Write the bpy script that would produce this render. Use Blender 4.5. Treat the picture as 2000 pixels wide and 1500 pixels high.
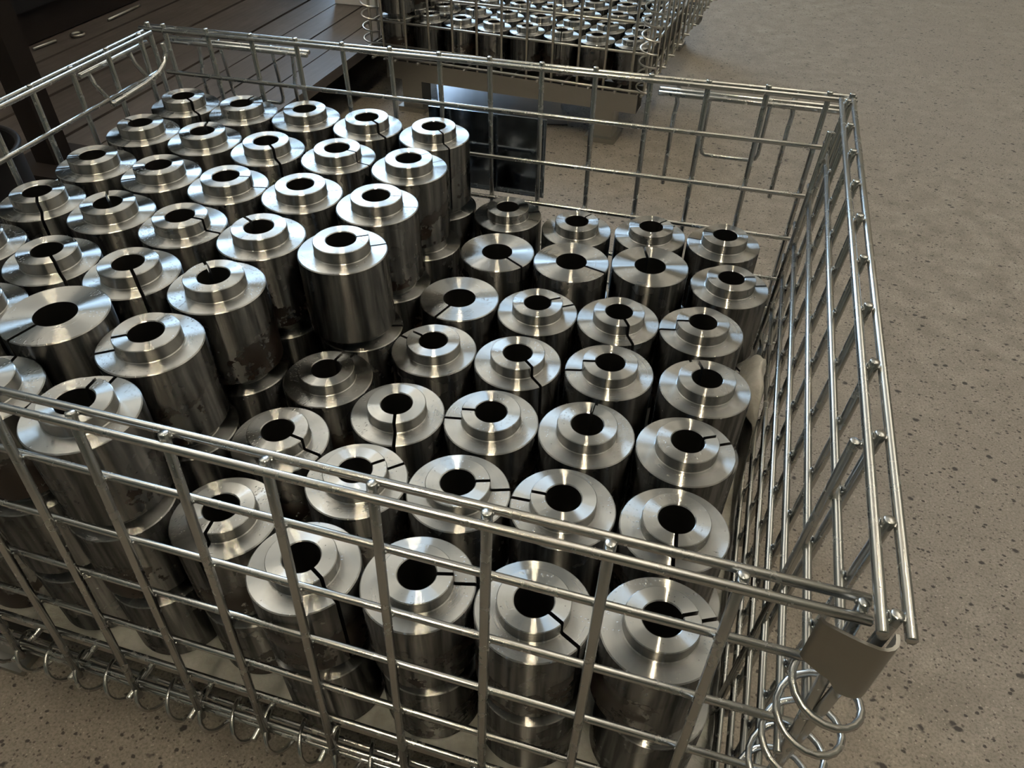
import bpy, math, random
from mathutils import Vector, Matrix
random.seed(7)
for o in list(bpy.data.objects): bpy.data.objects.remove(o, do_unlink=True)
scene = bpy.context.scene
COL = scene.collection
RIM = 0.36                      # height of the near basket's rim above the floor (m)

# ------------------------------------------------------------------ camera
cam_d = bpy.data.cameras.new('camera'); cam = bpy.data.objects.new('camera', cam_d); COL.objects.link(cam)
cam_d.sensor_fit = 'HORIZONTAL'; cam_d.sensor_width = 36.0
cam_d.lens = 1446.473 / 2000 * 36.0
cam_d.shift_x = (1000 - 971.965) / 2000
cam_d.shift_y = (837.661 - 750) / 2000
cam_d.clip_start = 0.01
right = Vector((0.95530102, 0.29563211, 0.0012702)); down = Vector((0.2057865, -0.66187829, -0.72081138)); fwd = Vector((-0.21225427, 0.68885324, -0.6931301))
m = Matrix.Identity(4)
for i in range(3):
    m[i][0] = right[i]; m[i][1] = -down[i]; m[i][2] = -fwd[i]
m[0][3], m[1][3], m[2][3] = 0.36909, -0.17992, 0.23134 + RIM
cam.matrix_world = m
scene.camera = cam

# ------------------------------------------------------------------ world + exposure
w = bpy.data.worlds.new('world'); scene.world = w; w.use_nodes = True
w.node_tree.nodes['Background'].inputs[0].default_value = (0.5, 0.5, 0.5, 1)
w.node_tree.nodes['Background'].inputs[1].default_value = 0.02
vs = scene.view_settings
vs.view_transform = 'Standard'; vs.look = 'None'; vs.gamma = 1.0; vs.use_curve_mapping = False
vs.exposure = 0.18
WINDOW_POWER = 10.5              # daylight behind the frosted panes of the big window
TUBE_POWER = 300.0               # warm tubes on the ceiling
UPLIGHT_POWER = 84.0            # added unseen uplighters washing the ceiling for even ambient light

cy = scene.cycles; cy.use_light_tree = False
cy.max_bounces = 4; cy.diffuse_bounces = 3; cy.glossy_bounces = 3; cy.transmission_bounces = 2; cy.caustics_reflective = False; cy.caustics_refractive = False; cy.sample_clamp_indirect = 6.0

# ------------------------------------------------------------------ helpers
def mat(name, color=(0.5, 0.5, 0.5), metallic=0.0, rough=0.5):
    m = bpy.data.materials.new(name); m.use_nodes = True
    b = m.node_tree.nodes['Principled BSDF']
    b.inputs['Base Color'].default_value = (*color, 1); b.inputs['Metallic'].default_value = metallic; b.inputs['Roughness'].default_value = rough
    return m
class N:
    """tiny node-graph helper"""
    def __init__(s, m):
        s.t = m.node_tree; s.b = s.t.nodes['Principled BSDF']
    def n(s, typ, **kw):
        x = s.t.nodes.new(typ)
        for k, v in kw.items():
            if k.startswith('i_'): x.inputs[k[2:].replace('_', ' ')].default_value = v
            else: setattr(x, k, v)
        return x
    def l(s, a, b): s.t.links.new(a, b)
    def math(s, op, a, b=None, clamp=False):
        x = s.t.nodes.new('ShaderNodeMath'); x.operation = op; x.use_clamp = clamp
        for i, v in enumerate((a, b)):
            if v is None: continue
            if isinstance(v, (int, float)): x.inputs[i].default_value = v
            else: s.l(v, x.inputs[i])
        return x.outputs[0]
    def ramp(s, fac, stops):
        x = s.t.nodes.new('ShaderNodeValToRGB'); e = x.color_ramp.elements
        while len(e) < len(stops): e.new(0.5)
        for el, (p, c) in zip(e, stops): el.position = p; el.color = (*c, 1) if len(c) == 3 else c
        s.l(fac, x.inputs[0]); return x.outputs[0]
    def noise(s, scale, detail=4, rough=0.55, vec=None, dist=0.0):
        x = s.n('ShaderNodeTexNoise'); x.inputs['Scale'].default_value = scale; x.inputs['Detail'].default_value = detail; x.inputs['Roughness'].default_value = rough; x.inputs['Distortion'].default_value = dist
        if vec: s.l(vec, x.inputs['Vector'])
        return x.outputs['Fac']
    def voronoi(s, scale, vec=None, feature='F1'):
        x = s.n('ShaderNodeTexVoronoi'); x.feature = feature; x.inputs['Scale'].default_value = scale
        if vec: s.l(vec, x.inputs['Vector'])
        return x
    def coord(s, out='Object'):
        return s.n('ShaderNodeTexCoord').outputs[out]
    def mix(s, fac, a, b):
        x = s.t.nodes.new('ShaderNodeMix'); x.data_type = 'RGBA'
        if isinstance(fac, (int, float)): x.inputs[0].default_value = fac
        else: s.l(fac, x.inputs[0])
        for i, v in ((6, a), (7, b)):
            if isinstance(v, tuple): x.inputs[i].default_value = (*v, 1)
            else: s.l(v, x.inputs[i])
        return x.outputs[2]
    def bump(s, h, strength, dist):
        x = s.n('ShaderNodeBump'); x.inputs['Strength'].default_value = strength; x.inputs['Distance'].default_value = dist
        s.l(h, x.inputs['Height']); s.l(x.outputs[0], s.b.inputs['Normal']); return x

def mesh(name, V, F, smooth=True, angle=35):
    me = bpy.data.meshes.new(name); me.from_pydata([tuple(v) for v in V], [], F); me.update()
    if smooth:
        me.shade_smooth(); me.set_sharp_from_angle(angle=math.radians(angle))
    return me
def obj(name, me, material=None, parent=None, loc=None, rotz=0.0):
    o = bpy.data.objects.new(name, me); COL.objects.link(o)
    if material and me and not me.materials: me.materials.append(material)
    if parent:
        o.parent = parent
        if loc is None:                      # vertices are in world space: cancel the parents' offset
            off = Vector((0, 0, 0)); p = parent
            while p: off += Vector(p.location); p = p.parent
            o.location = -off
        else: o.location = loc
    elif loc is not None: o.location = loc
    o.rotation_euler[2] = rotz
    return o
def tag(o, label=None, cat=None, group=None, kind=None):
    if label: o['label'] = label
    if cat: o['category'] = cat
    if group: o['group'] = group
    if kind: o['kind'] = kind
    return o
def thing(name, label, cat, loc, group=None, rotz=0.0):
    o = bpy.data.objects.new(name, None); COL.objects.link(o); o.location = loc; o.rotation_euler[2] = rotz; o.empty_display_size = 0.05
    return tag(o, label, cat, group)

class MB:
    def __init__(s): s.V = []; s.F = []
    def add(s, V, F):
        n = len(s.V); s.V += [Vector(v) for v in V]; s.F += [tuple(i + n for i in f) for f in F]; return s
    def box(s, x0, x1, y0, y1, z0, z1, M=None):
        V = [Vector((x, y, z)) for x in (x0, x1) for y in (y0, y1) for z in (z0, z1)]
        if M: V = [M @ v for v in V]
        return s.add(V, [(0, 1, 3, 2), (4, 6, 7, 5), (0, 4, 5, 1), (2, 3, 7, 6), (0, 2, 6, 4), (1, 5, 7, 3)])
    def tube(s, pts, r, seg=10, cham=0.25, closed=False):
        P = [Vector(p) for p in pts]; n = len(P)
        if not closed and cham:              # slightly broken wire ends
            d0 = (P[1] - P[0]).normalized(); d1 = (P[-2] - P[-1]).normalized()
            P = [P[0], P[0] + d0 * r * cham] + P[1:-1] + [P[-1] + d1 * r * cham, P[-1]]
            R = [r * (1 - cham)] + [r] * (len(P) - 2) + [r * (1 - cham)]
        else: R = [r] * n
        n = len(P); T = []
        for i in range(n):
            a = P[i - 1] if (i or closed) else P[i]; b = P[(i + 1) % n] if (i < n - 1 or closed) else P[i]
            T.append((b - a).normalized())
        u = T[0].orthogonal().normalized(); V = []; F = []
        for i in range(n):
            u = (u - T[i] * u.dot(T[i])).normalized(); v = T[i].cross(u)
            for k in range(seg):
                a = 2 * math.pi * k / seg; V.append(P[i] + (u * math.cos(a) + v * math.sin(a)) * R[i])
        m_ = n if closed else n - 1
        for i in range(m_):
            for k in range(seg):
                a = i * seg + k; b = i * seg + (k + 1) % seg; c = ((i + 1) % n) * seg
                F.append((a, b, c + (k + 1) % seg, c + k))
        if not closed:
            F.append(tuple(range(seg))[::-1]); F.append(tuple((n - 1) * seg + k for k in range(seg)))
        return s.add(V, F)
    def blob(s, c, rx, ry, rz, seg=6, rings=4):
        V = []; F = []
        for i in range(1, rings):
            t = math.pi * i / rings
            for k in range(seg):
                a = 2 * math.pi * k / seg; V.append((c[0] + rx * math.sin(t) * math.cos(a), c[1] + ry * math.sin(t) * math.sin(a), c[2] + rz * math.cos(t)))
        top = len(V); V.append((c[0], c[1], c[2] + rz)); bot = len(V); V.append((c[0], c[1], c[2] - rz))
        for i in range(rings - 2):
            for k in range(seg):
                F.append((i * seg + k, (i + 1) * seg + k, (i + 1) * seg + (k + 1) % seg, i * seg + (k + 1) % seg))
        for k in range(seg):
            F.append((top, k, (k + 1) % seg)); b = (rings - 2) * seg; F.append((bot, b + (k + 1) % seg, b + k))
        return s.add(V, F)
    def grid(s, fn, nu, nv):
        V = [fn(i / nu, j / nv) for i in range(nu + 1) for j in range(nv + 1)]
        F = [(i * (nv + 1) + j, (i + 1) * (nv + 1) + j, (i + 1) * (nv + 1) + j + 1, i * (nv + 1) + j + 1) for i in range(nu) for j in range(nv)]
        return s.add(V, F)
    def mesh(s, name, angle=58, smooth=True): return mesh(name, s.V, s.F, smooth, angle)

def lathe_split(profile, slit, seg=72):
    """closed (r,z) profile turned about z with a parallel-sided slit of the given width at angle 0"""
    V = []; F = []; n = len(profile)
    for k in range(seg + 1):
        t = k / seg
        for r, z in profile:
            a0 = math.asin(min(0.99, slit / 2 / r)); a = a0 + (2 * math.pi - 2 * a0) * t
            V.append((r * math.cos(a), r * math.sin(a), z))
    for k in range(seg):
        for i in range(n):
            j = (i + 1) % n
            F.append((k * n + i, k * n + j, (k + 1) * n + j, (k + 1) * n + i))
    F.append(tuple(range(n))); F.append(tuple(seg * n + i for i in range(n))[::-1])
    return V, [f[::-1] for f in F]
def lathe(profile, seg=48, closed=True):
    V = []; F = []; n = len(profile)
    for k in range(seg):
        a = 2 * math.pi * k / seg
        V += [(r * math.cos(a), r * math.sin(a), z) for r, z in profile]
    for k in range(seg):
        for i in range(n if closed else n - 1):
            j = (i + 1) % n; k2 = (k + 1) % seg
            F.append((k * n + i, k2 * n + i, k2 * n + j, k * n + j))
    return V, F

# ------------------------------------------------------------------ materials
def steel_mat(name, base, rough, aniso, stain, drops=True):
    """turned steel: circumferential tool marks (anisotropic gloss), oil film and droplets, brown stains"""
    m = mat(name, (0.020, 0.012, 0.008), 0.0, 0.35); g = N(m); b = g.b
    gl = g.n('ShaderNodeBsdfAnisotropic', distribution='MULTI_GGX'); gl.inputs['Anisotropy'].default_value = aniso
    oc = g.coord('Object'); rnd = g.n('ShaderNodeObjectInfo').outputs['Random']
    tg = g.n('ShaderNodeTangent', direction_type='RADIAL', axis='Z'); g.l(tg.outputs[0], gl.inputs['Tangent'])
    off = g.n('ShaderNodeVectorMath', operation='SCALE'); off.inputs[0].default_value = (37.0, 19.0, 53.0); g.l(rnd, off.inputs['Scale'])
    ad = g.n('ShaderNodeVectorMath', operation='ADD'); g.l(oc, ad.inputs[0]); g.l(off.outputs[0], ad.inputs[1]); vec = ad.outputs[0]
    sx = g.n('ShaderNodeSeparateXYZ'); g.l(oc, sx.inputs[0])
    rad = g.math('SQRT', g.math('ADD', g.math('MULTIPLY', sx.outputs[0], sx.outputs[0]), g.math('MULTIPLY', sx.outputs[1], sx.outputs[1])))
    cb = g.n('ShaderNodeCombineXYZ'); g.l(rad, cb.inputs[0]); g.l(rnd, cb.inputs[2])
    grooves = g.noise(900, 1, 0.6, cb.outputs[0])
    smear = g.noise(42, 3, 0.6, vec)
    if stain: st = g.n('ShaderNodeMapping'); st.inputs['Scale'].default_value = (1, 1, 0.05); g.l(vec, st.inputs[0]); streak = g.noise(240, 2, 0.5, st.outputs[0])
    r = g.math('ADD', rough - 0.07, g.math('ADD', g.math('MULTIPLY', grooves, 0.05), g.math('MULTIPLY', smear, 0.10))); g.l(r, gl.inputs['Roughness'])
    col = g.mix(g.ramp(streak, [(0.38, (0, 0, 0)), (0.62, (1, 1, 1))]), base, tuple(c * 0.45 for c in base)) if stain else g.mix(smear, base, tuple(c * 0.9 for c in base))  # drawn-bar streaks; reflected streaks on the sleeve are painted into this colour too
    if drops and not stain:
      specks = g.math('MULTIPLY', g.ramp(g.voronoi(330, vec).outputs['Distance'], [(0.10, (1, 1, 1)), (0.16, (0, 0, 0))]), g.ramp(g.noise(90, 2, 0.5, vec), [(0.56, (0, 0, 0)), (0.62, (1, 1, 1))]))
      col = g.mix(g.math('MULTIPLY', specks, 0.75), col, (0.05, 0.04, 0.03))
    g.l(col, gl.inputs['Color'])
    if drops and not stain:                  # oil droplets: small domes where the film is wet
        drop = g.ramp(g.voronoi(420, vec).outputs['Distance'], [(0.0, (1, 1, 1)), (0.22, (0.75, 0.75, 0.75)), (0.30, (0, 0, 0))])
        wet = g.ramp(g.noise(48, 1, 0.5, vec), [(0.50, (0, 0, 0)), (0.62, (1, 1, 1))])
        nz = g.n('ShaderNodeSeparateXYZ'); g.l(g.coord('Normal'), nz.inputs[0]); wet = g.math('MULTIPLY', wet, g.math('GREATER_THAN', nz.outputs[2], 0.5))    # drops lie on the upward faces only
        h = g.math('MULTIPLY', drop, wet)
        bp = g.bump(h, 0.30, 0.0005); g.l(bp.outputs[0], gl.inputs['Normal'])
    out = g.t.nodes['Material Output']
    if stain:
        blot = g.noise(17, 6, 0.72, vec); lo = g.ramp(sx.outputs[2], [(0.022, (1, 1, 1)), (0.042, (0, 0, 0))])   # rust and tar keep to the foot of the sleeve
        fac = g.math('MULTIPLY', g.ramp(blot, [(0.525, (0, 0, 0)), (0.545, (1, 1, 1))]), lo)
        mx = g.n('ShaderNodeMixShader'); g.l(fac, mx.inputs[0]); g.l(gl.outputs[0], mx.inputs[1]); g.l(b.outputs[0], mx.inputs[2]); g.l(mx.outputs[0], out.inputs['Surface'])
    else:
        g.l(gl.outputs[0], out.inputs['Surface'])
    return m
M_STEEL = steel_mat('turned_steel', (0.46, 0.455, 0.435), 0.25, 0.83, False)
M_COLLAR = steel_mat('turned_steel_collar', (0.48, 0.475, 0.455), 0.235, 0.83, False)
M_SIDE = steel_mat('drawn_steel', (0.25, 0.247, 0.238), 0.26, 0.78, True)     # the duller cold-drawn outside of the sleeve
M_CSIDE = steel_mat('turned_rim', (0.33, 0.327, 0.312), 0.25, 0.80, False, False)
M_BORE = mat('oily_shaded_bore', (0.10, 0.096, 0.09), 0.95, 0.36); g = N(M_BORE); g.l(g.math('ADD', 0.3, g.math('MULTIPLY', g.noise(60, 2, 0.5, g.coord()), 0.15)), g.b.inputs['Roughness'])  # oily bore; shade inside bores and slits is painted into this dark base

def galv(name, base, rough):
    m = mat(name, base, 1.0, rough); g = N(m); vec = g.coord('Object')
    n1 = g.noise(90, 4, 0.6, vec)
    col = g.mix(n1, tuple(c * 0.93 for c in base), base)
    spots = g.ramp(g.voronoi(700, vec).outputs['Distance'], [(0.0, (1, 1, 1)), (0.12, (0, 0, 0))])
    col = g.mix(g.math('MULTIPLY', g.math('MULTIPLY', spots, g.ramp(n1, [(0.52, (0, 0, 0)), (0.66, (1, 1, 1))])), 0.45), col, (0.10, 0.09, 0.075)); g.l(col, g.b.inputs['Base Color'])
    g.l(g.math('ADD', rough - 0.02, g.math('MULTIPLY', n1, 0.04)), g.b.inputs['Roughness'])
    return m
M_WIRE = galv('galvanised_wire', (0.53, 0.53, 0.51), 0.27)
M_SHEET = galv('galvanised_sheet', (0.46, 0.45, 0.42), 0.36)
M_FARWIRE = galv('dull_galvanised_wire', (0.55, 0.54, 0.50), 0.34)
M_PLATE = mat('mirror_plate', (0.36, 0.41, 0.48), 1.0, 0.10)
M_BRACKET = galv('dark_bracket_sheet', (0.31, 0.30, 0.275), 0.34)
gp = N(M_PLATE); gp.l(gp.math('ADD', 0.08, gp.math('MULTIPLY', gp.noise(30, 3, 0.5, gp.coord()), 0.10)), gp.b.inputs['Roughness'])

M_DARKSHEET = mat('dark_rolled_sheet', (0.10, 0.105, 0.12), 1.0, 0.26); gp = N(M_DARKSHEET); gp.l(gp.math('ADD', 0.2, gp.math('MULTIPLY', gp.noise(9, 4, 0.6, gp.coord()), 0.2)), gp.b.inputs['Roughness'])
M_FLOOR = mat('concrete', (0.3, 0.27, 0.22), 0.0, 0.62); g = N(M_FLOOR); oc = g.coord()
big = g.noise(1.6, 3, 0.6, oc); mid = g.noise(26, 5, 0.65, oc); fine = g.noise(320, 2, 0.6, oc)
c0 = g.ramp(mid, [(0.30, (0.145, 0.128, 0.108)), (0.52, (0.222, 0.199, 0.172)), (0.72, (0.290, 0.264, 0.230))])
c0 = g.mix(g.ramp(big, [(0.35, (0, 0, 0)), (0.7, (1, 1, 1))]), c0, (0.205, 0.182, 0.156))
wv = g.n('ShaderNodeMapping'); wv.inputs['Rotation'].default_value = (0, 0, 0.6); wv.inputs['Scale'].default_value = (1.0, 1.25, 1.0); g.l(oc, wv.inputs[0])
def chips(vec, scale, size, nscale, lo, hi):
    v = g.voronoi(scale, vec); jag = g.math('ADD', v.outputs['Distance'], g.math('MULTIPLY', g.math('SUBTRACT', g.noise(scale * 4, 1, 0.5, vec), 0.5), 0.22))
    return g.math('MULTIPLY', g.ramp(jag, [(size, (1, 1, 1)), (size + 0.07, (0, 0, 0))]), g.ramp(g.noise(nscale, 1, 0.5, vec), [(lo, (0, 0, 0)), (hi, (1, 1, 1))]))
c0 = g.mix(g.math('MULTIPLY', g.ramp(g.noise(420, 2, 0.7, oc), [(0.36, (1, 1, 1)), (0.56, (0, 0, 0))]), 0.55), c0, (0.085, 0.072, 0.058))
pale = chips(oc, 270, 0.15, 90, 0.44, 0.54); c0 = g.mix(g.math('MULTIPLY', pale, 0.5), c0, (0.42, 0.385, 0.33))
st3 = chips(oc, 230, 0.20, 110, 0.43, 0.50); c0 = g.mix(g.math('MULTIPLY', st3, 0.8), c0, (0.045, 0.036, 0.029))
st2 = chips(wv.outputs[0], 100, 0.15, 61, 0.46, 0.51); c0 = g.mix(st2, c0, (0.030, 0.024, 0.020))
stone = chips(wv.outputs[0], 46, 0.12, 29, 0.50, 0.54); c0 = g.mix(stone, c0, (0.022, 0.018, 0.016)); g.l(c0, g.b.inputs['Base Color'])
g.l(g.math('ADD', 0.42, g.math('MULTIPLY', big, 0.35)), g.b.inputs['Roughness'])
g.bump(g.math('MULTIPLY', fine, 0.7), 0.5, 0.0012)

M_PLANK = mat('weathered_plank', (0.14, 0.12, 0.11), 0.0, 0.45); g = N(M_PLANK); oc = g.coord(); rnd = g.n('ShaderNodeObjectInfo').outputs['Random']
mp = g.n('ShaderNodeMapping'); mp.inputs['Scale'].default_value = (1, 0.07, 1); g.l(oc, mp.inputs[0]); gr = g.noise(120, 5, 0.6, mp.outputs[0], 0.4); blot = g.noise(7, 4, 0.6, oc)
c0 = g.ramp(gr, [(0.3, (0.042, 0.034, 0.030)), (0.7, (0.115, 0.100, 0.093))]); c0 = g.mix(g.math('MULTIPLY', blot, 0.5), c0, (0.030, 0.022, 0.018)); c0 = g.mix(g.math('MULTIPLY', rnd, 0.35), c0, (0.095, 0.086, 0.084)); g.l(c0, g.b.inputs['Base Color'])
g.l(g.math('ADD', 0.28, g.math('MULTIPLY', blot, 0.3)), g.b.inputs['Roughness']); g.bump(gr, 0.25, 0.001)
M_BEAM = mat('raw_timber', (0.10, 0.06, 0.035), 0.0, 0.7)
M_BLACK = mat('black_painted_steel', (0.008, 0.008, 0.010), 0.0, 0.5)
M_POST = mat('dark_brown_steel', (0.010, 0.007, 0.0065), 0.0, 0.6)
for m_ in (M_BLACK, M_POST): m_.node_tree.nodes['Principled BSDF'].inputs['Specular IOR Level'].default_value = 0.25
M_RAG = mat('oily_rag', (0.22, 0.20, 0.15), 0.0, 0.9); g = N(M_RAG); g.l(g.ramp(g.noise(40, 5, 0.6, g.coord()), [(0.3, (0.02, 0.018, 0.014)), (0.7, (0.13, 0.12, 0.095))]), g.b.inputs['Base Color']); g.bump(g.noise(220, 4, 0.6, g.coord()), 0.8, 0.004)
M_FILM = mat('plastic_film', (0.55, 0.54, 0.50), 0.0, 0.28); g = N(M_FILM); oc = g.coord()
g.l(g.ramp(g.noise(26, 4, 0.6, oc), [(0.3, (0.22, 0.21, 0.185)), (0.7, (0.52, 0.51, 0.48))]), g.b.inputs['Base Color']); g.bump(g.noise(160, 4, 0.6, oc, 1.0), 0.6, 0.002)
M_WHITE = mat('white_plastic', (0.78, 0.79, 0.82), 0.0, 0.4)
M_HOSE = mat('tan_hose', (0.32, 0.25, 0.16), 0.0, 0.5)
M_WALL = mat('painted_wall', (0.6, 0.56, 0.48), 0.0, 0.8); g = N(M_WALL); g.l(g.ramp(g.noise(1.2, 4, 0.6, g.coord()), [(0.3, (0.52, 0.485, 0.41)), (0.7, (0.64, 0.60, 0.52))]), g.b.inputs['Base Color'])
M_DARKWALL = mat('dark_green_wall', (0.09, 0.10, 0.085), 0.0, 0.7); g = N(M_DARKWALL); g.l(g.ramp(g.noise(1.5, 4, 0.6, g.coord()), [(0.3, (0.07, 0.08, 0.065)), (0.7, (0.11, 0.12, 0.10))]), g.b.inputs['Base Color'])
M_SIDEWALL = mat('grey_green_wall', (0.3, 0.3, 0.26), 0.0, 0.8); g = N(M_SIDEWALL); g.l(g.ramp(g.noise(1.2, 4, 0.6, g.coord()), [(0.3, (0.20, 0.20, 0.17)), (0.7, (0.28, 0.275, 0.24))]), g.b.inputs['Base Color'])
M_CEIL = mat('ceiling_board', (0.55, 0.50, 0.40), 0.0, 0.85); g = N(M_CEIL); g.l(g.ramp(g.noise(0.8, 4, 0.6, g.coord()), [(0.3, (0.60, 0.565, 0.49)), (0.7, (0.70, 0.665, 0.585))]), g.b.inputs['Base Color'])
def emit(name, col, power):
    m = mat(name, col, 0, 0.5); b = m.node_tree.nodes['Principled BSDF']
    b.inputs['Emission Color'].default_value = (*col, 1); b.inputs['Emission Strength'].default_value = power; return m
M_PANE = emit('daylit_frosted_pane', (0.52, 0.74, 1.0), WINDOW_POWER)
M_TUBE = emit('warm_white_tube', (1.0, 0.86, 0.62), TUBE_POWER)
M_FIXT = mat('white_enamel', (0.7, 0.69, 0.65), 0.0, 0.4)

# ------------------------------------------------------------------ room
X0, X1, Y0, Y1, HC = -5.5, 5.5, -4.5, 5.4, 4.4
def struct(name, mb, material):
    return tag(obj(name, mb.mesh(name, smooth=False), material), kind='structure')
struct('floor', MB().box(X0, X1, Y0, Y1, -0.12, 0), M_FLOOR)
struct('ceiling', MB().box(X0, X1, Y0, Y1, HC, HC + 0.1), M_CEIL)
struct('wall_left', MB().box(X0 - 0.12, X0, Y0, Y1, 0, HC), M_SIDEWALL)
struct('wall_right', MB().box(X1, X1 + 0.12, Y0, Y1, 0, HC), M_SIDEWALL)
struct('wall_front', MB().box(X0, X1, Y0 - 0.12, Y0, 0, HC), M_DARKWALL)
WX0, WX1, WZ0, WZ1 = -4.3, -1.55, 0.9, 3.9
struct('wall_back', MB().box(X0, WX0, Y1, Y1 + 0.12, 0, HC).box(WX1, X1, Y1, Y1 + 0.12, 0, HC).box(WX0, WX1, Y1, Y1 + 0.12, 0, WZ0).box(WX0, WX1, Y1, Y1 + 0.12, WZ1, HC), M_WALL)
win = struct('window_1', MB().box(WX0, WX0 + 0.05, Y1, Y1 + 0.1, WZ0, WZ1).box(WX1 - 0.05, WX1, Y1, Y1 + 0.1, WZ0, WZ1).box(WX0, WX1, Y1, Y1 + 0.1, WZ0, WZ0 + 0.05).box(WX0, WX1, Y1, Y1 + 0.1, WZ1 - 0.05, WZ1), M_SHEET)
nx, nz = 4, 4
for i in range(nx):
    for j in range(nz):
        a = WX0 + 0.05 + (WX1 - WX0 - 0.1) * i / nx; b = WX0 + 0.05 + (WX1 - WX0 - 0.1) * (i + 1) / nx
        c = WZ0 + 0.05 + (WZ1 - WZ0 - 0.1) * j / nz; d = WZ0 + 0.05 + (WZ1 - WZ0 - 0.1) * (j + 1) / nz
        obj('pane', MB().box(a + 0.012, b - 0.012, Y1 + 0.06, Y1 + 0.07, c + 0.012, d - 0.012).mesh('pane', smooth=False), M_PANE, win)
def ceiling_light(x, y, length, label):
    t = thing('ceiling_light', label, 'light', (x, y, HC - 0.10), 'tube lights on the ceiling')
    obj('housing', MB().box(-0.06, 0.06, -length / 2, length / 2, 0.05, 0.10).mesh('housing', smooth=False), M_FIXT, t, (0, 0, 0))
    obj('tube', MB().tube([(0, -length / 2 + 0.03, 0.02), (0, length / 2 - 0.03, 0.02)], 0.018, 12).mesh('tube'), M_TUBE, t, (0, 0, 0))
ceiling_light(0.62, -1.3, 2.4, 'ceiling tube light above the near basket')
def uplighter(x, y, label):  # invented fixtures out of view, added to brighten the ceiling evenly
    t = thing('added_uplighter', label, 'light', (x, y, 3.35), 'added uplighters out of view under the ceiling')
    obj('trough', MB().box(-0.14, 0.14, -0.75, 0.75, 0.0, 0.01).box(-0.14, -0.13, -0.75, 0.75, 0.01, 0.08).box(0.13, 0.14, -0.75, 0.75, 0.01, 0.08).mesh('trough', smooth=False), M_FIXT, t, (0, 0, 0))
    for yy in (-0.6, 0.6): obj('suspension_rod', MB().tube([(0, yy, 0.01), (0, yy, HC - 3.35)], 0.006, 8).mesh('suspension_rod'), M_FIXT, t, (0, 0, 0))
    ld = bpy.data.lights.new('uplight', 'AREA'); ld.shape = 'RECTANGLE'; ld.size = 0.22; ld.size_y = 1.4; ld.energy = UPLIGHT_POWER; ld.color = (1.0, 0.95, 0.88)
    lo = bpy.data.objects.new('uplight', ld); COL.objects.link(lo); lo.parent = t; lo.location = (0, 0, 0.05); lo.rotation_euler = (math.pi, 0, 0)
for nx_, x in (('left', -2.7), ('right', 2.9)):
    for ny_, y in (('middle', 1.2), ('back', 3.9)):
        uplighter(x, y, 'added unseen uplighter trough at the %s %s of the room' % (ny_, nx_))

# ------------------------------------------------------------------ wire baskets
RV, RH, DD = 0.0025, 0.00215, 0.00463          # upright radius, rail radius, axis offset between them
def panel(root, name, pos, s0, s1, ups, rows, wires, end_ups=(), zb=-0.262, bottom_rail=True, material=None, welds=True, jit=0.0, knob=0.0030):
    """double top rail (the part) with its uprights and cross wires as sub-parts; pos(s, o, z) -> world, o outwards"""
    material = material or M_WIRE
    rail = lambda o: MB().tube([pos(s0, o, 0), pos((s0 + s1) / 2, o, 0.0002), pos(s1, o, 0)], RH, 12)
    p = obj(name, rail(-DD).mesh(name), material, root)
    obj('top_rail', rail(DD).mesh('top_rail'), material, p)
    if bottom_rail: obj('bottom_rail', MB().tube([pos(s0, -DD, zb + 0.004), pos(s1, -DD, zb + 0.004)], RH, 10).mesh('bottom_rail'), material, p)
    for s in list(ups) + list(end_ups):
        js = random.uniform(-jit, jit); up = MB().tube([pos(s, 0, knob + random.uniform(-0.0006, 0.0010)), pos(s + js, 0, zb / 2), pos(s, 0, zb)], RV, 10, 0.18)
        if welds:
            for h in [0.0] + list(rows):
                for dx in (-1, 1):
                    c = pos(s + dx * 0.0019, -DD * 0.5, -h); up.blob(c, 0.0009, 0.0010, 0.0011, 5, 3)
                if h == 0.0:
                    c = pos(s, DD * 0.55, 0.0004); up.blob(c, 0.0017, 0.0015, 0.0012, 5, 3)
        obj('upright_wire', up.mesh('upright_wire'), material, p)
    for h in rows:
        a, b = wires
        obj('cross_wire', MB().tube([pos(a, -DD, -h), pos((a + b) / 2, -DD, -h - 0.0003), pos(b, -DD, -h)], RH, 10).mesh('cross_wire'), material, p)
    return p
def helix(A, B, u, v, rad, pitch, per=14, ph=0.0):
    A, B = Vector(A), Vector(B); L = (B - A).length; n = int(L / pitch * per); ax = (B - A)
    return [A + ax * (i / n) + (Vector(u) * math.cos(ph + 2 * math.pi * i / per) + Vector(v) * math.sin(ph + 2 * math.pi * i / per)) * rad for i in range(n + 1)]

def P_front(s, o, z): return Vector((s, 0.0804 * z - o, RIM + z))
def P_back(s, o, z): return Vector((s, 0.51561 + 0.00912 * s - 0.0294 * z + o, RIM + z))
def P_right(s, o, z): return Vector((0.45923 - 0.00319 * s + 0.05497 * max(z, -0.13) + 0.012 * min(z + 0.13, 0.0) + o, s, RIM + 0.0077 + z))
def P_left(s, o, z): return Vector((-0.19213 - 0.0265 * s + 0.01 * z - o, s, RIM + 0.0035 + z))
basket = thing('wire_basket', 'large galvanised wire basket in the foreground filled with tiers of steel bushings', 'basket', (0.125, 0.25, 0.0))
HROW = (0.0412, 0.0879, 0.1326, 0.1787, 0.2149, 0.2505)
SROW = (0.0355, 0.0741, 0.1111, 0.1445, 0.1800, 0.2180, 0.2560)
panel(basket, 'front_panel', P_front, -0.196, 0.4545, [0.0592 + 0.05 * i for i in range(-4, 8)], HROW, (-0.193, 0.4525), (-0.1908, 0.4512))
panel(basket, 'back_panel', P_back, -0.2300, 0.4685, [-0.20392 + 0.05 * i for i in range(14)], HROW, (-0.2120, 0.4555), (-0.2225, 0.4640), jit=0.0006, knob=0.0046)
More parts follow.
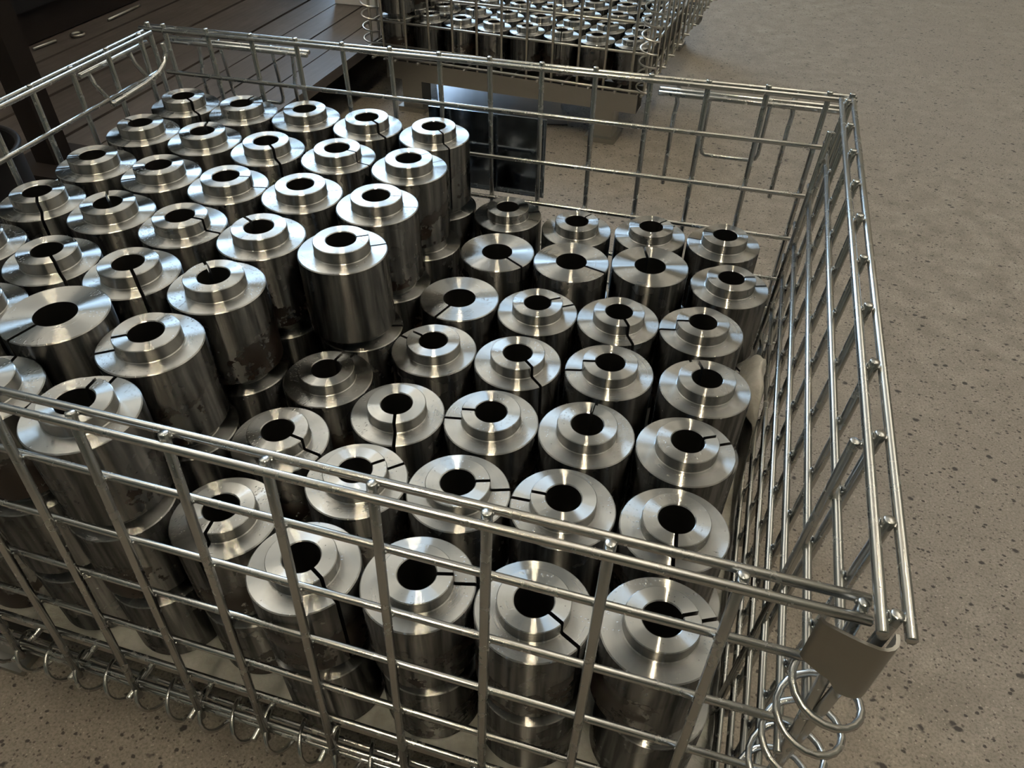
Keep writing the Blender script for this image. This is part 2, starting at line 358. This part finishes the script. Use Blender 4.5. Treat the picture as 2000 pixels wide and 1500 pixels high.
rp = panel(basket, 'right_panel', P_right, -0.0150, 0.4945, [0.43652 - 0.05007 * i for i in range(9)], SROW, (-0.0105, 0.4945), (0.4866, -0.0068), zb=-0.268)
panel(basket, 'left_panel', P_left, -0.0215, 0.4900, [0.42629 - 0.05025 * i for i in range(9)], SROW, (-0.0165, 0.4900), (0.4765, -0.0190), zb=-0.264)
# two stiffening uprights welded to the inner side of the right panel
for s, z0 in ((0.0818, -0.0005), (0.4560, -0.012)):
    obj('upright_wire', MB().tube([P_right(s, -DD - 0.0046, z0), P_right(s - 0.002, -DD - 0.0046, -0.262)], RV, 10, 0.2).blob(P_right(s, -DD - 0.002, z0 - 0.002), 0.002, 0.002, 0.002).mesh('upright_wire'), M_WIRE, rp)
# base: folded sheet channels, a mesh of wires and four legs
ZB = RIM - 0.2590
base = None
for y in (0.030, 0.480):
    bf = MB(); bf.box(-0.185, 0.440, y - 0.018, y + 0.018, ZB - 0.0345, ZB - 0.0325).box(-0.185, 0.440, y - 0.018, y - 0.0165, ZB - 0.0325, ZB - 0.0035).box(-0.185, 0.440, y + 0.0165, y + 0.018, ZB - 0.0325, ZB - 0.0035)
    o_ = obj('base_channel', bf.mesh('base_channel', smooth=False), M_SHEET, basket); base = base or o_
for i in range(14):
    x = -0.190 + 0.0488 * i
    obj('base_wire', MB().tube([(x, -0.026, ZB - 0.001), (x, 0.526, ZB - 0.001)], RV, 8).mesh('base_wire'), M_WIRE, base)
for y in (-0.0060, 0.06, 0.155, 0.25, 0.345, 0.44, 0.5150):
    obj('base_wire', MB().tube([(-0.197, y, ZB - 0.0055), (0.447, y, ZB - 0.0055)], RH, 8).mesh('base_wire'), M_WIRE, base)
for x in (-0.1425, 0.3975):
    for y in (0.030, 0.480):
        lg = obj('leg', MB().box(x - 0.022, x + 0.022, y - 0.022, y + 0.022, 0.006, ZB - 0.0345).mesh('leg', smooth=False), M_SHEET, basket)
        obj('foot_plate', MB().box(x - 0.034, x + 0.034, y - 0.034, y + 0.034, 0.0, 0.006).mesh('foot_plate', smooth=False), M_SHEET, lg)
# spiral hinges
obj('hinge_coil', MB().tube(helix((-0.196, -0.0150, ZB - 0.0035), (0.452, -0.0150, ZB - 0.0035), (0, 1, 0), (0, 0, 1), 0.0128, 0.0250, 18, 0.6), 0.0015, 8).mesh('hinge_coil'), M_WIRE, basket)
cA = (P_front(0.4512, 0, -0.046) + P_right(-0.0068, 0, -0.046)) / 2; cB = (P_front(0.4512, 0, -0.25) + P_right(-0.0068, 0, -0.25)) / 2
obj('hinge_coil', MB().tube(helix(cA, cB, (1, 0, 0), (0, 1, 0), 0.0150, 0.0230, 20, 2.4), 0.00165, 8).mesh('hinge_coil'), M_WIRE, basket)
cA = (P_front(-0.1908, 0, -0.04) + P_left(-0.019, 0, -0.04)) / 2; cB = (P_front(-0.1908, 0, -0.25) + P_left(-0.019, 0, -0.25)) / 2
obj('hinge_coil', MB().tube(helix(cA, cB, (1, 0, 0), (0, 1, 0), 0.0150, 0.0205, 20, 0), 0.00165, 8).mesh('hinge_coil'), M_WIRE, basket)
# bent sheet bracket round the near right corner
def ribbon(plan, z0, z1, th, lower=None):
    P = [Vector((x, y, 0)) for x, y in plan]; n = len(P); V = []; F = []
    for i in range(n):
        t = (P[min(i + 1, n - 1)] - P[max(i - 1, 0)]).normalized(); nn = Vector((t.y, -t.x, 0))
        lo = z0 if lower is None else lower[i]
        for q in (P[i], P[i] + nn * th):
            V.append((q.x, q.y, lo)); V.append((q.x, q.y, z1))
    for i in range(n - 1):
        a = i * 4; b = a + 4
        F += [(a, b, b + 1, a + 1), (a + 2, a + 3, b + 3, b + 2), (a + 1, b + 1, b + 3, a + 3), (a, a + 2, b + 2, b)]
    F += [(0, 1, 3, 2), (n * 4 - 4, n * 4 - 2, n * 4 - 1, n * 4 - 3)]
    return V, F
plan = [(0.4390, -0.0050), (0.4395, -0.0060), (0.4401, -0.0068), (0.4458, -0.0087), (0.4499, -0.0100), (0.4539, -0.0111), (0.4580, -0.0118), (0.4602, -0.0116), (0.4620, -0.0106), (0.4632, -0.0090), (0.4636, -0.0070), (0.4636, -0.0045)]
lows = [RIM - 0.0300] * 3 + [RIM - 0.0325, RIM - 0.0335] + [RIM - 0.0390] * 7
V, F = ribbon(plan, RIM - 0.04, RIM - 0.0040, 0.0014, lows)
obj('corner_bracket', mesh('corner_bracket', V, F, True, 40), M_BRACKET, basket)
# latches on the outside of the back panel
def latch(xa, xb, flip):
    d = -1 if flip else 1
    ya = lambda x, o, z: P_back(x, o, z)
    lt = obj('latch', MB().tube([ya(xa, 0.0110, -0.0150), ya(xb, 0.0110, -0.0150)], 0.0023, 10).tube([ya(xa, 0.0165, -0.0135), ya(xb, 0.0165, -0.0135)], 0.0023, 10).mesh('latch'), M_WIRE, basket)
    x0, x1 = (xa + 0.018, xb - 0.040) if not flip else (xa + 0.040, xb - 0.018)
    far = x1 if not flip else x0; near = x0 if not flip else x1
    arc = [ya(near, 0.0235, -0.0060), ya(far - d * 0.006, 0.0235, -0.0060), ya(far - d * 0.001, 0.0235, -0.0075), ya(far + d * 0.0015, 0.0235, -0.0120), ya(far, 0.0215, -0.0165)]
    obj('latch_rod', MB().tube([ya(near - d * 0.002, 0.0225, -0.0125)] + arc, 0.0023, 10).mesh('latch_rod'), M_WIRE, lt)
    for hx in (x0 - 0.001, x1 + 0.001):
        obj('latch_hook', MB().tube([ya(hx, 0.0110, -0.0165), ya(hx + d * 0.001, 0.0120, -0.022), ya(hx, 0.0085, -0.034), ya(hx, 0.0050, -0.044), ya(hx, 0.0050, -0.098)], 0.0021, 10).mesh('latch_hook'), M_WIRE, lt)
    c0, c1 = (x0 + 0.028, x1 - 0.018) if not flip else (x0 + 0.018, x1 - 0.028)
    obj('latch_bail', MB().tube([ya(c0, 0.0195, -0.0120), ya(c0, 0.0225, -0.040), ya(c0, 0.0235, -0.066), ya(c0 + 0.0015, 0.0240, -0.0705), ya(c0 + 0.005, 0.0240, -0.0725), ya(c1 - 0.005, 0.0240, -0.0725), ya(c1 - 0.0015, 0.0240, -0.0705), ya(c1, 0.0235, -0.066), ya(c1, 0.0225, -0.040), ya(c1, 0.0195, -0.0120)], 0.0018, 10).mesh('latch_bail'), M_WIRE, lt)
latch(0.3030, 0.4600, False)
latch(-0.2150, -0.0500, True)
pl = P_left
ll = obj('latch', MB().tube([pl(0.4020, -0.0085, -0.0390), pl(0.4560, -0.0085, -0.0375), pl(0.4790, -0.0085, -0.0350), pl(0.4930, -0.0085, -0.0290), pl(0.5000, -0.0075, -0.0200), pl(0.4990, -0.0065, -0.0120)], 0.0026, 10).mesh('latch'), M_WIRE, basket)
obj('latch_rod', MB().tube([pl(0.3920, 0.0092, -0.0120), pl(0.4960, 0.0092, -0.0120)], 0.0026, 10).mesh('latch_rod'), M_WIRE, ll)
for s in (0.404, 0.466):
    obj('latch_hook', MB().tube([pl(s, 0.0092, -0.0115), pl(s, 0.0060, -0.0230), pl(s, -0.0085, -0.0400)], 0.0022, 10).blob(pl(s, -0.0085, -0.0390), 0.0035, 0.0035, 0.0032).mesh('latch_hook'), M_WIRE, ll)
tag(obj('name_plate', MB().box(0.078, 0.2008, 0.5265, 0.5277, RIM - 0.131, RIM - 0.0505).mesh('name_plate', smooth=False), M_PLATE, basket), 'polished dark metal plate behind the back wires')
# plastic film lining the floor and turned up along the right side
PROF = [(0.4335, 0.0), (0.4400, 0.0007), (0.4402, 0.030), (0.4406, 0.060), (0.4415, 0.082), (0.4410, 0.092), (0.4370, 0.097), (0.4310, 0.094), (0.4255, 0.086), (0.4225, 0.079)]
def film(u, v):
    y = 0.000 + 0.512 * v
    if u < 0.6: return Vector((-0.188 + (0.4335 + 0.188) * u / 0.6, y, RIM - 0.2556))
    b = 0.10 + 0.90 * math.exp(-((y - 0.345) / 0.055) ** 4); fold = max(0.0, (b - 0.8) / 0.2)
    t = (u - 0.6) / 0.4 * (len(PROF) - 1); k = min(int(t), len(PROF) - 2); f = t - k
    x = PROF[k][0] * (1 - f) + PROF[k + 1][0] * f; h = PROF[k][1] * (1 - f) + PROF[k + 1][1] * f
    if t > 4: x = 0.4415 + (x - 0.4415) * fold; h = 0.082 + (h - 0.082) * fold
    n = math.sin(y * 190 + t * 1.7) * 0.5 + math.sin(y * 97 - t * 2.3 + 1.1) * 0.6 + math.sin(y * 310 + t * 3.1) * 0.3
    return Vector((x + 0.0006 * n * min(1, t), y, RIM - 0.2556 + h * b + 0.0022 * n * min(1.0, t / 4) * b))
ff = obj('plastic_film', MB().grid(film, 60, 130).mesh('plastic_film', 80), M_FILM)
tag(ff, 'crumpled whitish plastic film lining the bottom of the near basket', 'plastic sheet')
so = ff.modifiers.new('thickness', 'SOLIDIFY'); so.thickness = 0.0003; so.offset = 0

# ------------------------------------------------------------------ steel bushings
R_, RC, RB, RBF, HB, HCOL = 0.0331, 0.0206, 0.01106, 0.0136, 0.06120, 0.00922
ch = 0.0007
def body_profile(bore): return [(bore, 0.0), (R_ - ch, 0.0), (R_, ch), (R_, HB - ch), (R_ - ch, HB), (bore, HB)]
COLP = [(RB + 0.0006, 0.0), (RC + 0.0006, 0.0), (RC, 0.0005), (RC, HCOL - 0.0005), (RC - 0.0005, HCOL), (RB + 0.0006, HCOL), (RB, HCOL - 0.0006), (RB, 0.0)]
MESH = {}
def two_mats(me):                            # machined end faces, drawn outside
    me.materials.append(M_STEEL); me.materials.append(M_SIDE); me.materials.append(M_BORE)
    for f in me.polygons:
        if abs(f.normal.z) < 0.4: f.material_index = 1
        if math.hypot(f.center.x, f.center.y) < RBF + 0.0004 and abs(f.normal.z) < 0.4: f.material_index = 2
    for f in me.polygons[-2:]: f.material_index = 2  # slit walls get the same painted-in shade as the bore
for key, wd in (('wide', 0.0023), ('mid', 0.0016), ('thin', 0.0007)):
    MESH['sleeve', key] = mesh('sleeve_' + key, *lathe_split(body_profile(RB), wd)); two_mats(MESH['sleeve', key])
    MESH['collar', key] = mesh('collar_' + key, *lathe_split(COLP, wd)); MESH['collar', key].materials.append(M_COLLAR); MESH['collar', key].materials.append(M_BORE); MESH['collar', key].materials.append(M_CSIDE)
    for f in MESH['collar', key].polygons:
        if abs(f.normal.z) < 0.2: f.material_index = 2
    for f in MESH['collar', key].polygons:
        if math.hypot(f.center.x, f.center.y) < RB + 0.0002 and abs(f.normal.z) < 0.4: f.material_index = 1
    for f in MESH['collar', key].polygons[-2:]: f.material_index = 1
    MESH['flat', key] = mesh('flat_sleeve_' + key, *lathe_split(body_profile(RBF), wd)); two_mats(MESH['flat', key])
def bushing(x, y, z, ang, key, label, group, flipped=False, drop=0.0):
    t = thing('steel_bushing', label, 'bushing', (x, y, z), group, math.radians(ang))
    if not flipped:
        obj('sleeve', MESH['sleeve', key], None, t, (0, 0, 0)); obj('collar', MESH['collar', key], None, t, (0, 0, HB))
    else:                                    # standing on its collar, plain face up
        obj('sleeve', MESH['flat', key], None, t, (0, 0, HCOL - drop)); c = obj('collar', MESH['collar', key], None, t, (0, 0, 0))
        if drop: c.scale = (1, 1, (HCOL - drop) / HCOL)
    return t
ORD = ['first', 'second', 'third', 'fourth', 'fifth', 'sixth', 'seventh', 'eighth', 'ninth']
def facing(a):
    return ['right', 'back right', 'back', 'back left', 'left', 'front left', 'front', 'front right'][int(round((a % 360) / 45.0)) % 8]
ROWN = ['back row', 'second row from back', 'third row from back', 'middle row', 'third row from front', 'second row from front', 'front row']
TOP = [(-0.1600,0.4609,-33),(-0.0935,0.4609,82),(-0.0273,0.4666,23),(0.0392,0.4654,-36),(0.1077,0.4644,-45),(-0.1583,0.3901,174),(-0.0918,0.3907,109),(-0.0247,0.3886,-42),(0.0432,0.3937,-11),(0.1116,0.3930,46),(-0.1532,0.3168,-148),(-0.0867,0.3173,-143),(-0.0202,0.3156,12),(0.0461,0.3205,33),(0.1131,0.3209,12),(-0.1496,0.2464,-48),(-0.0831,0.2474,129),(-0.0166,0.2459,-2),(0.0499,0.2486,152),(0.1167,0.2498,34),(-0.1455,0.1755,-30),(-0.0777,0.1742,-35),(-0.0113,0.1769,-41),(0.0552,0.1798,140),(-0.1500,0.1050,60),(-0.0833,0.1079,-25),(-0.0154,0.1103,-104),(0.0510,0.1116,-143),(-0.1500,0.0370,200),(-0.0815,0.0414,-20),(-0.0140,0.0439,100),(0.0532,0.0448,93)]
MID = [(0.1802,0.4659,30),(0.2511,0.4581,58),(0.3202,0.4688,50),(0.3881,0.4729,177),(0.1954,0.3814,-33),(0.2625,0.3851,-17),(0.3298,0.3987,109),(0.3992,0.4006,19),(0.1842,0.3108,-107),(0.2505,0.3156,35),(0.3166,0.3229,-59),(0.3828,0.3286,-167),(0.1870,0.2425,164),(0.2533,0.2470,-43),(0.3222,0.2566,-166),(0.3929,0.2591,116),(0.1240,0.1871,79),(0.1884,0.1668,-72),(0.2539,0.1785,-169),(0.3200,0.1859,89),(0.3871,0.1897,29),(0.1225,0.1185,-10),(0.1877,0.1003,43),(0.2537,0.1100,20),(0.3200,0.1171,-177),(0.3885,0.1209,-84),(0.1234,0.0481,-83),(0.1875,0.0295,-29),(0.2546,0.0386,15),(0.3218,0.0412,-28),(0.3902,0.0503,27),(-0.1550,0.4588,171),(-0.0885,0.4603,74),(-0.0223,0.4666,90),(0.0442,0.4652,306),(0.1120,0.4671,211),(-0.1534,0.3898,60),(-0.0869,0.3902,318),(-0.0204,0.3883,347),(0.0486,0.3935,348),(0.1214,0.3928,224),(-0.1482,0.3180,351),(-0.0816,0.3169,218),(-0.0151,0.3160,180),(0.0520,0.3203,349),(0.1185,0.3217,217),(-0.1453,0.2462,283),(-0.0785,0.2479,122),(-0.0121,0.2463,284),(0.0543,0.2495,350),(0.1207,0.2535,19),(-0.1412,0.1761,193),(-0.0748,0.1733,132),(-0.0084,0.1771,18),(0.0580,0.1796,30),(-0.1449,0.1059,96),(-0.0784,0.1069,69),(-0.0103,0.1106,258),(0.0562,0.1110,76),(-0.1468,0.0320,225),(-0.0784,0.0388,309),(-0.0120,0.0409,178),(0.0545,0.0414,45)]
LOW = [(0.1807,0.4633,50),(0.2546,0.4592,128),(0.3223,0.4705,69),(0.3946,0.4719,258),(0.1952,0.3802,244),(0.2654,0.3829,28),(0.3301,0.3983,107),(0.4052,0.4015,311),(0.1837,0.3091,324),(0.2515,0.3174,315),(0.3187,0.3235,42),(0.3884,0.3290,346),(0.1873,0.2427,149),(0.2537,0.2472,48),(0.3231,0.2571,257),(0.3992,0.2629,41),(0.1254,0.1899,13),(0.1877,0.1666,321),(0.2530,0.1792,42),(0.3189,0.1878,144),(0.3947,0.1881,315),(0.1221,0.1173,97),(0.1888,0.1002,101),(0.2569,0.1096,137),(0.3230,0.1174,275),(0.3972,0.1217,237),(0.1254,0.0468,108),(0.1892,0.0280,58),(0.2569,0.0396,155),(0.3233,0.0405,175),(0.3969,0.0492,151),(-0.1554,0.4595,237),(-0.0872,0.4596,37),(-0.0210,0.4651,259),(0.0455,0.4660,194),(0.1143,0.4671,4),(-0.1524,0.3900,240),(-0.0859,0.3879,291),(-0.0194,0.3885,129),(0.0484,0.3928,156),(0.1211,0.3923,208),(-0.1472,0.3174,156),(-0.0808,0.3181,185),(-0.0143,0.3185,202),(0.0521,0.3217,214),(0.1186,0.3227,100),(-0.1432,0.2478,38),(-0.0767,0.2482,319),(-0.0103,0.2457,163),(0.0560,0.2508,76),(0.1223,0.2563,359),(-0.1399,0.1795,195),(-0.0736,0.1737,117),(-0.0073,0.1782,60),(0.0592,0.1802,4),(-0.1445,0.1083,221),(-0.0780,0.1074,223),(-0.0104,0.1091,324),(0.0561,0.1092,351),(-0.1456,0.0336,317),(-0.0772,0.0397,21),(-0.0096,0.0413,48),(0.0569,0.0410,212)]

PITCH = HB + HCOL; ZL = RIM - 0.2545
thin = {2, 13, 14, 9}; midk = {4, 8, 12, 19}
rowlen = [5, 5, 5, 5, 4, 4, 4]; k = 0
for r, n in enumerate(rowlen):
    for c in range(n):
        x, y, a = TOP[k]; fl = (k == 26)
        bushing(x, y, ZL + 2 * PITCH, a, 'thin' if k in thin else 'mid' if k in midk else 'wide', ('flat-faced ' if fl else '') + 'top-tier bushing %s from left in %s, slit facing %s' % (ORD[c], ROWN[r], facing(a)), 'bushings on the top tier', fl); k += 1
mid_rows = [4, 4, 4, 4, 5, 5, 5]; k = 0; flats = {4, 5, 6, 8}
for r, n in enumerate(mid_rows):
    for c in range(n):
        x, y, a = MID[k]; fl = k in flats
        bushing(x, y, ZL + PITCH, a, 'mid' if k in (1, 2, 3, 7) else 'wide', ('flat-faced ' if fl else '') + 'lower-tier bushing %s from right in %s, slit facing %s' % (ORD[n - 1 - c], ROWN[r], facing(a)), 'bushings on the exposed lower tier', fl, 0.66 * HCOL if k == 8 else 0.0); k += 1
k0 = k
for k in range(k0, len(MID)):
    x, y, a = MID[k]; j = k - k0
    if j in (4, 9, 14, 19): lab = 'half-hidden bushing under the rightmost top-tier bushing of the %s' % ROWN[[4, 9, 14, 19].index(j)]
    elif j in (23, 27): lab = 'half-hidden bushing under the rightmost top-tier bushing of the %s' % ROWN[4 + (j - 23) // 4]
    elif j >= 28: lab = 'bushing under the top tier behind the front wires, %s from left' % ORD[j - 28]
    else: lab = 'bushing buried under the top tier away from its edges'
    bushing(x, y, ZL + PITCH, a, 'wide', lab, 'bushings under the top tier')
xs = sorted(p[0] for i, p in enumerate(LOW) if i in (26, 27, 28, 29, 30) or i >= k0 + 28)
for k, (x, y, a) in enumerate(LOW):
    if k in (26, 27, 28, 29, 30) or k >= k0 + 28: lab = 'bottom layer bushing on the film behind the front wires, %s from left' % ORD[xs.index(x)]
    elif k in (3, 7, 11, 15, 20, 25): lab = 'bottom layer bushing along the right side, under the %s' % ROWN[(3, 7, 11, 15, 20, 25).index(k)]
    else: lab = 'bushing of the bottom layer buried under the others'
    bushing(x, y, ZL, a, 'wide', lab, 'bushings of the bottom layer')

# ------------------------------------------------------------------ second basket, turned a quarter, farther back
FW, FD, FA = 0.552, 0.66, math.radians(-5.0)
FO = Vector((-0.3375, 1.2650, 0))
fm = Matrix.Translation(FO) @ Matrix.Rotation(FA, 4, 'Z')
def far(x, y, z): return fm @ Vector((x, y, z))
fb = thing('wire_basket', 'wire basket standing on legs behind the foreground basket, one layer of bushings', 'basket', tuple(far(FW / 2, FD / 2, 0)))
FROW = (0.050, 0.098, 0.146, 0.194, 0.236)
panel(fb, 'front_panel', lambda s, o, z: far(s, -o, RIM + z), -0.004, FW + 0.004, [0.026 + 0.05 * i for i in range(11)], FROW, (0.002, FW - 0.002), (0.0, FW), material=M_FARWIRE, welds=False)
panel(fb, 'back_panel', lambda s, o, z: far(s, FD + o, RIM + z), -0.004, FW + 0.004, [0.026 + 0.05 * i for i in range(11)], FROW, (0.002, FW - 0.002), (0.0, FW), material=M_FARWIRE, welds=False)
panel(fb, 'right_panel', lambda s, o, z: far(FW + o, s, RIM + z), 0.006, FD - 0.006, [0.030 + 0.05 * i for i in range(13)], FROW, (0.008, FD - 0.008), (), material=M_FARWIRE, welds=False)
panel(fb, 'left_panel', lambda s, o, z: far(-o, s, RIM + z), 0.006, FD - 0.006, [0.030 + 0.05 * i for i in range(13)], FROW, (0.008, FD - 0.008), (), material=M_FARWIRE, welds=False)
for cx_, cy_ in ((0, 0), (FW, 0), (0, FD), (FW, FD)):
    A = far(cx_, cy_, RIM - 0.02); B = far(cx_, cy_, RIM - 0.255)
    obj('hinge_coil', MB().tube(helix(A, B, (1, 0, 0), (0, 1, 0), 0.0150, 0.0215, 14), 0.0017, 6).mesh('hinge_coil'), M_FARWIRE, fb)
fbase = None
for y in (0.012, FD - 0.050):
    bf = MB(); bf.box(0.02, FW - 0.012, y, y + 0.0015, ZB - 0.040, ZB - 0.004, fm).box(0.02, FW - 0.012, y, y + 0.040, ZB - 0.0415, ZB - 0.040, fm).box(0.02, FW - 0.012, y + 0.0385, y + 0.040, ZB - 0.040, ZB - 0.004, fm)
    bf.box(0.02, FW - 0.012, y - 0.010, y, ZB - 0.006, ZB - 0.004, fm)
    o_ = obj('base_channel', bf.mesh('base_channel', smooth=False), M_SHEET, fb); fbase = fbase or o_
for i in range(12):
    x = 0.002 + 0.0498 * i
    obj('base_wire', MB().tube([far(x, -0.010, ZB - 0.001), far(x, FD + 0.01, ZB - 0.001)], RV, 8).mesh('base_wire'), M_FARWIRE, fbase)
for i in range(10):
    y = -0.004 + 0.0735 * i
    obj('base_wire', MB().tube([far(-0.008, y, ZB + 0.0035), far(FW + 0.008, y, ZB + 0.0035)], RH, 8).mesh('base_wire'), M_FARWIRE, fbase)
for x in (0.075, FW - 0.075):
    for y in (0.032, FD - 0.030):
        lg = obj('leg', MB().box(x - 0.022, x + 0.022, y - 0.020, y + 0.020, 0.008, ZB - 0.0415, fm).mesh('leg', smooth=False), M_SHEET, fb)
        obj('foot_plate', MB().box(x - 0.030, x + 0.030, y - 0.030, y + 0.030, 0.0, 0.009, fm).mesh('foot_plate', smooth=False), M_SHEET, lg)
for r in range(5):
    for c in range(8):
        loc = far(0.0385 + 0.0678 * c + random.uniform(-0.0005, 0.0005), 0.046 + 0.0700 * r + random.uniform(-0.001, 0.001), 0); z = ZB + 0.0058
        lab = 'bushing in the far basket, %s from left in its %s row' % (ORD[c], ['front', 'second', 'third', 'fourth', 'fifth'][r])
        bushing(loc.x, loc.y, z, random.randrange(360), 'mid', lab, 'bushings in the far basket')
        if c == 0:
            bushing(loc.x, loc.y, z + PITCH, random.randrange(360), 'mid', 'bushing stacked on the left column of the far basket, %s row' % ['front', 'second', 'third', 'fourth', 'fifth'][r], 'bushings in the far basket')

# ------------------------------------------------------------------ behind: deck, post, machine, bin and odds and ends
DZ = 0.10
deck = thing('wooden_deck', 'low dark wooden deck of weathered planks behind the near basket', 'platform', (-0.70, 1.1, 0))
xe = [-0.375, -0.441, -0.510, -0.579, -0.652, -0.726, -0.803, -0.878, -0.952, -1.026, -1.10, -1.17, -1.24]
for i in range(len(xe) - 1):
    dz = random.uniform(-0.0012, 0.0012)
    obj('plank', MB().box(xe[i + 1] + 0.0022, xe[i] - 0.0022, 0.10, 2.6, DZ - 0.018 + dz, DZ + dz).mesh('plank', smooth=False), M_PLANK, deck)
for y in (0.18, 0.95, 1.75, 2.45):
    obj('joist', MB().box(-1.23, -0.40, y - 0.03, y + 0.03, 0.0, DZ - 0.0195).mesh('joist', smooth=False), M_BEAM, deck)
mc = thing('machine_cabinet', 'black machine side standing along the far edge of the deck', 'machine', (-1.12, 1.45, DZ + 0.0015))
mcb = obj('body', MB().box(-1.235, -1.030, 0.55, 2.55, DZ + 0.0615, 0.98).mesh('body', smooth=False), M_BLACK, mc)
obj('plinth', MB().box(-1.235, -1.042, 0.57, 2.53, DZ + 0.0015, DZ + 0.0615).mesh('plinth', smooth=False), M_POST, mc)
for i in range(3): obj('side_panel', MB().box(-1.030, -1.026, 0.60 + 0.65 * i, 1.20 + 0.65 * i, DZ + 0.12, 0.93).mesh('side_panel', smooth=False), M_BLACK, mc)
px, py = -0.5908, 0.6624
post = thing('steel_post', 'square dark brown steel post rising from the deck beside the basket', 'post', (px, py, DZ + 0.0015))
obj('shaft', MB().box(px - 0.018, px + 0.018, py - 0.018, py + 0.018, DZ + 0.0095, 2.2).mesh('shaft', smooth=False), M_POST, post)
obj('base_plate', MB().box(px - 0.055, px + 0.055, py - 0.055, py + 0.055, DZ + 0.0015, DZ + 0.0095).mesh('base_plate', smooth=False), M_POST, post)
bx_, by_, br = -0.512, 0.436, 0.088
bn = thing('waste_bin', 'dark round steel bin holding a greasy rag left of the basket', 'bin', (bx_, by_, DZ + 0.0015))
H_B = 0.1185
obj('drum', mesh('drum', *lathe([(0.0005, 0.0), (br - 0.006, 0.0), (br, 0.004), (br, H_B), (br - 0.003, H_B), (br - 0.003, 0.006), (0.0005, 0.006)], 40, False)), M_BLACK, bn, (0, 0, 0))
rim = [(br * math.cos(a) * 1.01, br * math.sin(a) * 1.01, H_B) for a in [2 * math.pi * i / 40 for i in range(40)]]
obj('rim', MB().tube(rim, 0.0035, 8, closed=True).mesh('rim'), M_BLACK, bn, (0, 0, 0))
def rag(u, v):
    a = u * 2 * math.pi; r = 0.006 + 0.068 * v; n = math.sin(3 * a + 1) * 0.012 + math.sin(7 * a + 2.0) * 0.007 + math.sin(11 * v * 3 + a) * 0.006
    return Vector((bx_ + r * math.cos(a), by_ + r * math.sin(a), DZ + H_B + 0.052 + n - 0.080 * v * v))
rg = obj('rag', MB().grid(rag, 36, 12).mesh('rag', 180), M_RAG); tag(rg, 'crumpled grey greasy rag lying in the dark bin', 'rag')
so = rg.modifiers.new('thickness', 'SOLIDIFY'); so.thickness = 0.003
# small things on the deck by the machine
def ring(x, y, r, rr, label):
    o = obj('washer', MB().tube([(r * math.cos(a), r * math.sin(a), 0) for a in [2 * math.pi * i / 24 for i in range(24)]], rr, 8, closed=True).mesh('washer'), M_SHEET, None, (x, y, DZ + 0.0018 + rr)); return tag(o, label, 'ring')
ring(-0.987, 1.192, 0.0125, 0.0030, 'small metal ring lying on the deck near the machine')
def rod(a, b, r, label):
    o = obj('metal_offcut', MB().tube([a, ((a[0] + b[0]) / 2, (a[1] + b[1]) / 2 + 0.004, a[2]), b], r, 8).mesh('metal_offcut'), M_SHEET); return tag(o, label, 'offcut')
rod((-1.008, 1.085, DZ + 0.0046), (-1.002, 1.145, DZ + 0.0046), 0.003, 'thin metal offcut on the deck left of the ring')
rod((-0.995, 1.30, DZ + 0.0046), (-1.000, 1.42, DZ + 0.0046), 0.003, 'long thin metal offcut along the foot of the machine')
wb = thing('white_box', 'white plastic box on the deck beside the far basket', 'box', (-0.52, 1.75, DZ + 0.0015))
obj('body', MB().box(-0.578, -0.462, 1.582, 1.90, DZ + 0.0015, DZ + 0.16).mesh('body', smooth=False), M_WHITE, wb)
obj('lid', MB().box(-0.582, -0.458, 1.578, 1.904, DZ + 0.16, DZ + 0.175).mesh('lid', smooth=False), M_WHITE, wb)
Q = [(-0.285, 1.462), (-0.186, 1.225), (0.062, 1.290), (-0.030, 1.530)]
fp = obj('steel_sheet', mesh('steel_sheet', [(x, y, 0.0) for x, y in Q] + [(x, y, 0.002) for x, y in Q], [(3, 2, 1, 0), (4, 5, 6, 7), (0, 1, 5, 4), (1, 2, 6, 5), (2, 3, 7, 6), (3, 0, 4, 7)], False), M_DARKSHEET); tag(fp, 'dark shiny steel sheet lying on the floor under the far basket', 'sheet')
hz = [(0.02, 2.06, 0.009), (0.10, 2.045, 0.009), (0.150, 2.055, 0.009), (0.180, 2.085, 0.009), (0.193, 2.13, 0.009), (0.200, 2.19, 0.009), (0.205, 2.26, 0.009), (0.20, 2.5, 0.009)]
ho = obj('hose', MB().tube(hz, 0.009, 10).mesh('hose'), M_HOSE); tag(ho, 'tan hose lying on the floor beyond the far basket', 'hose')
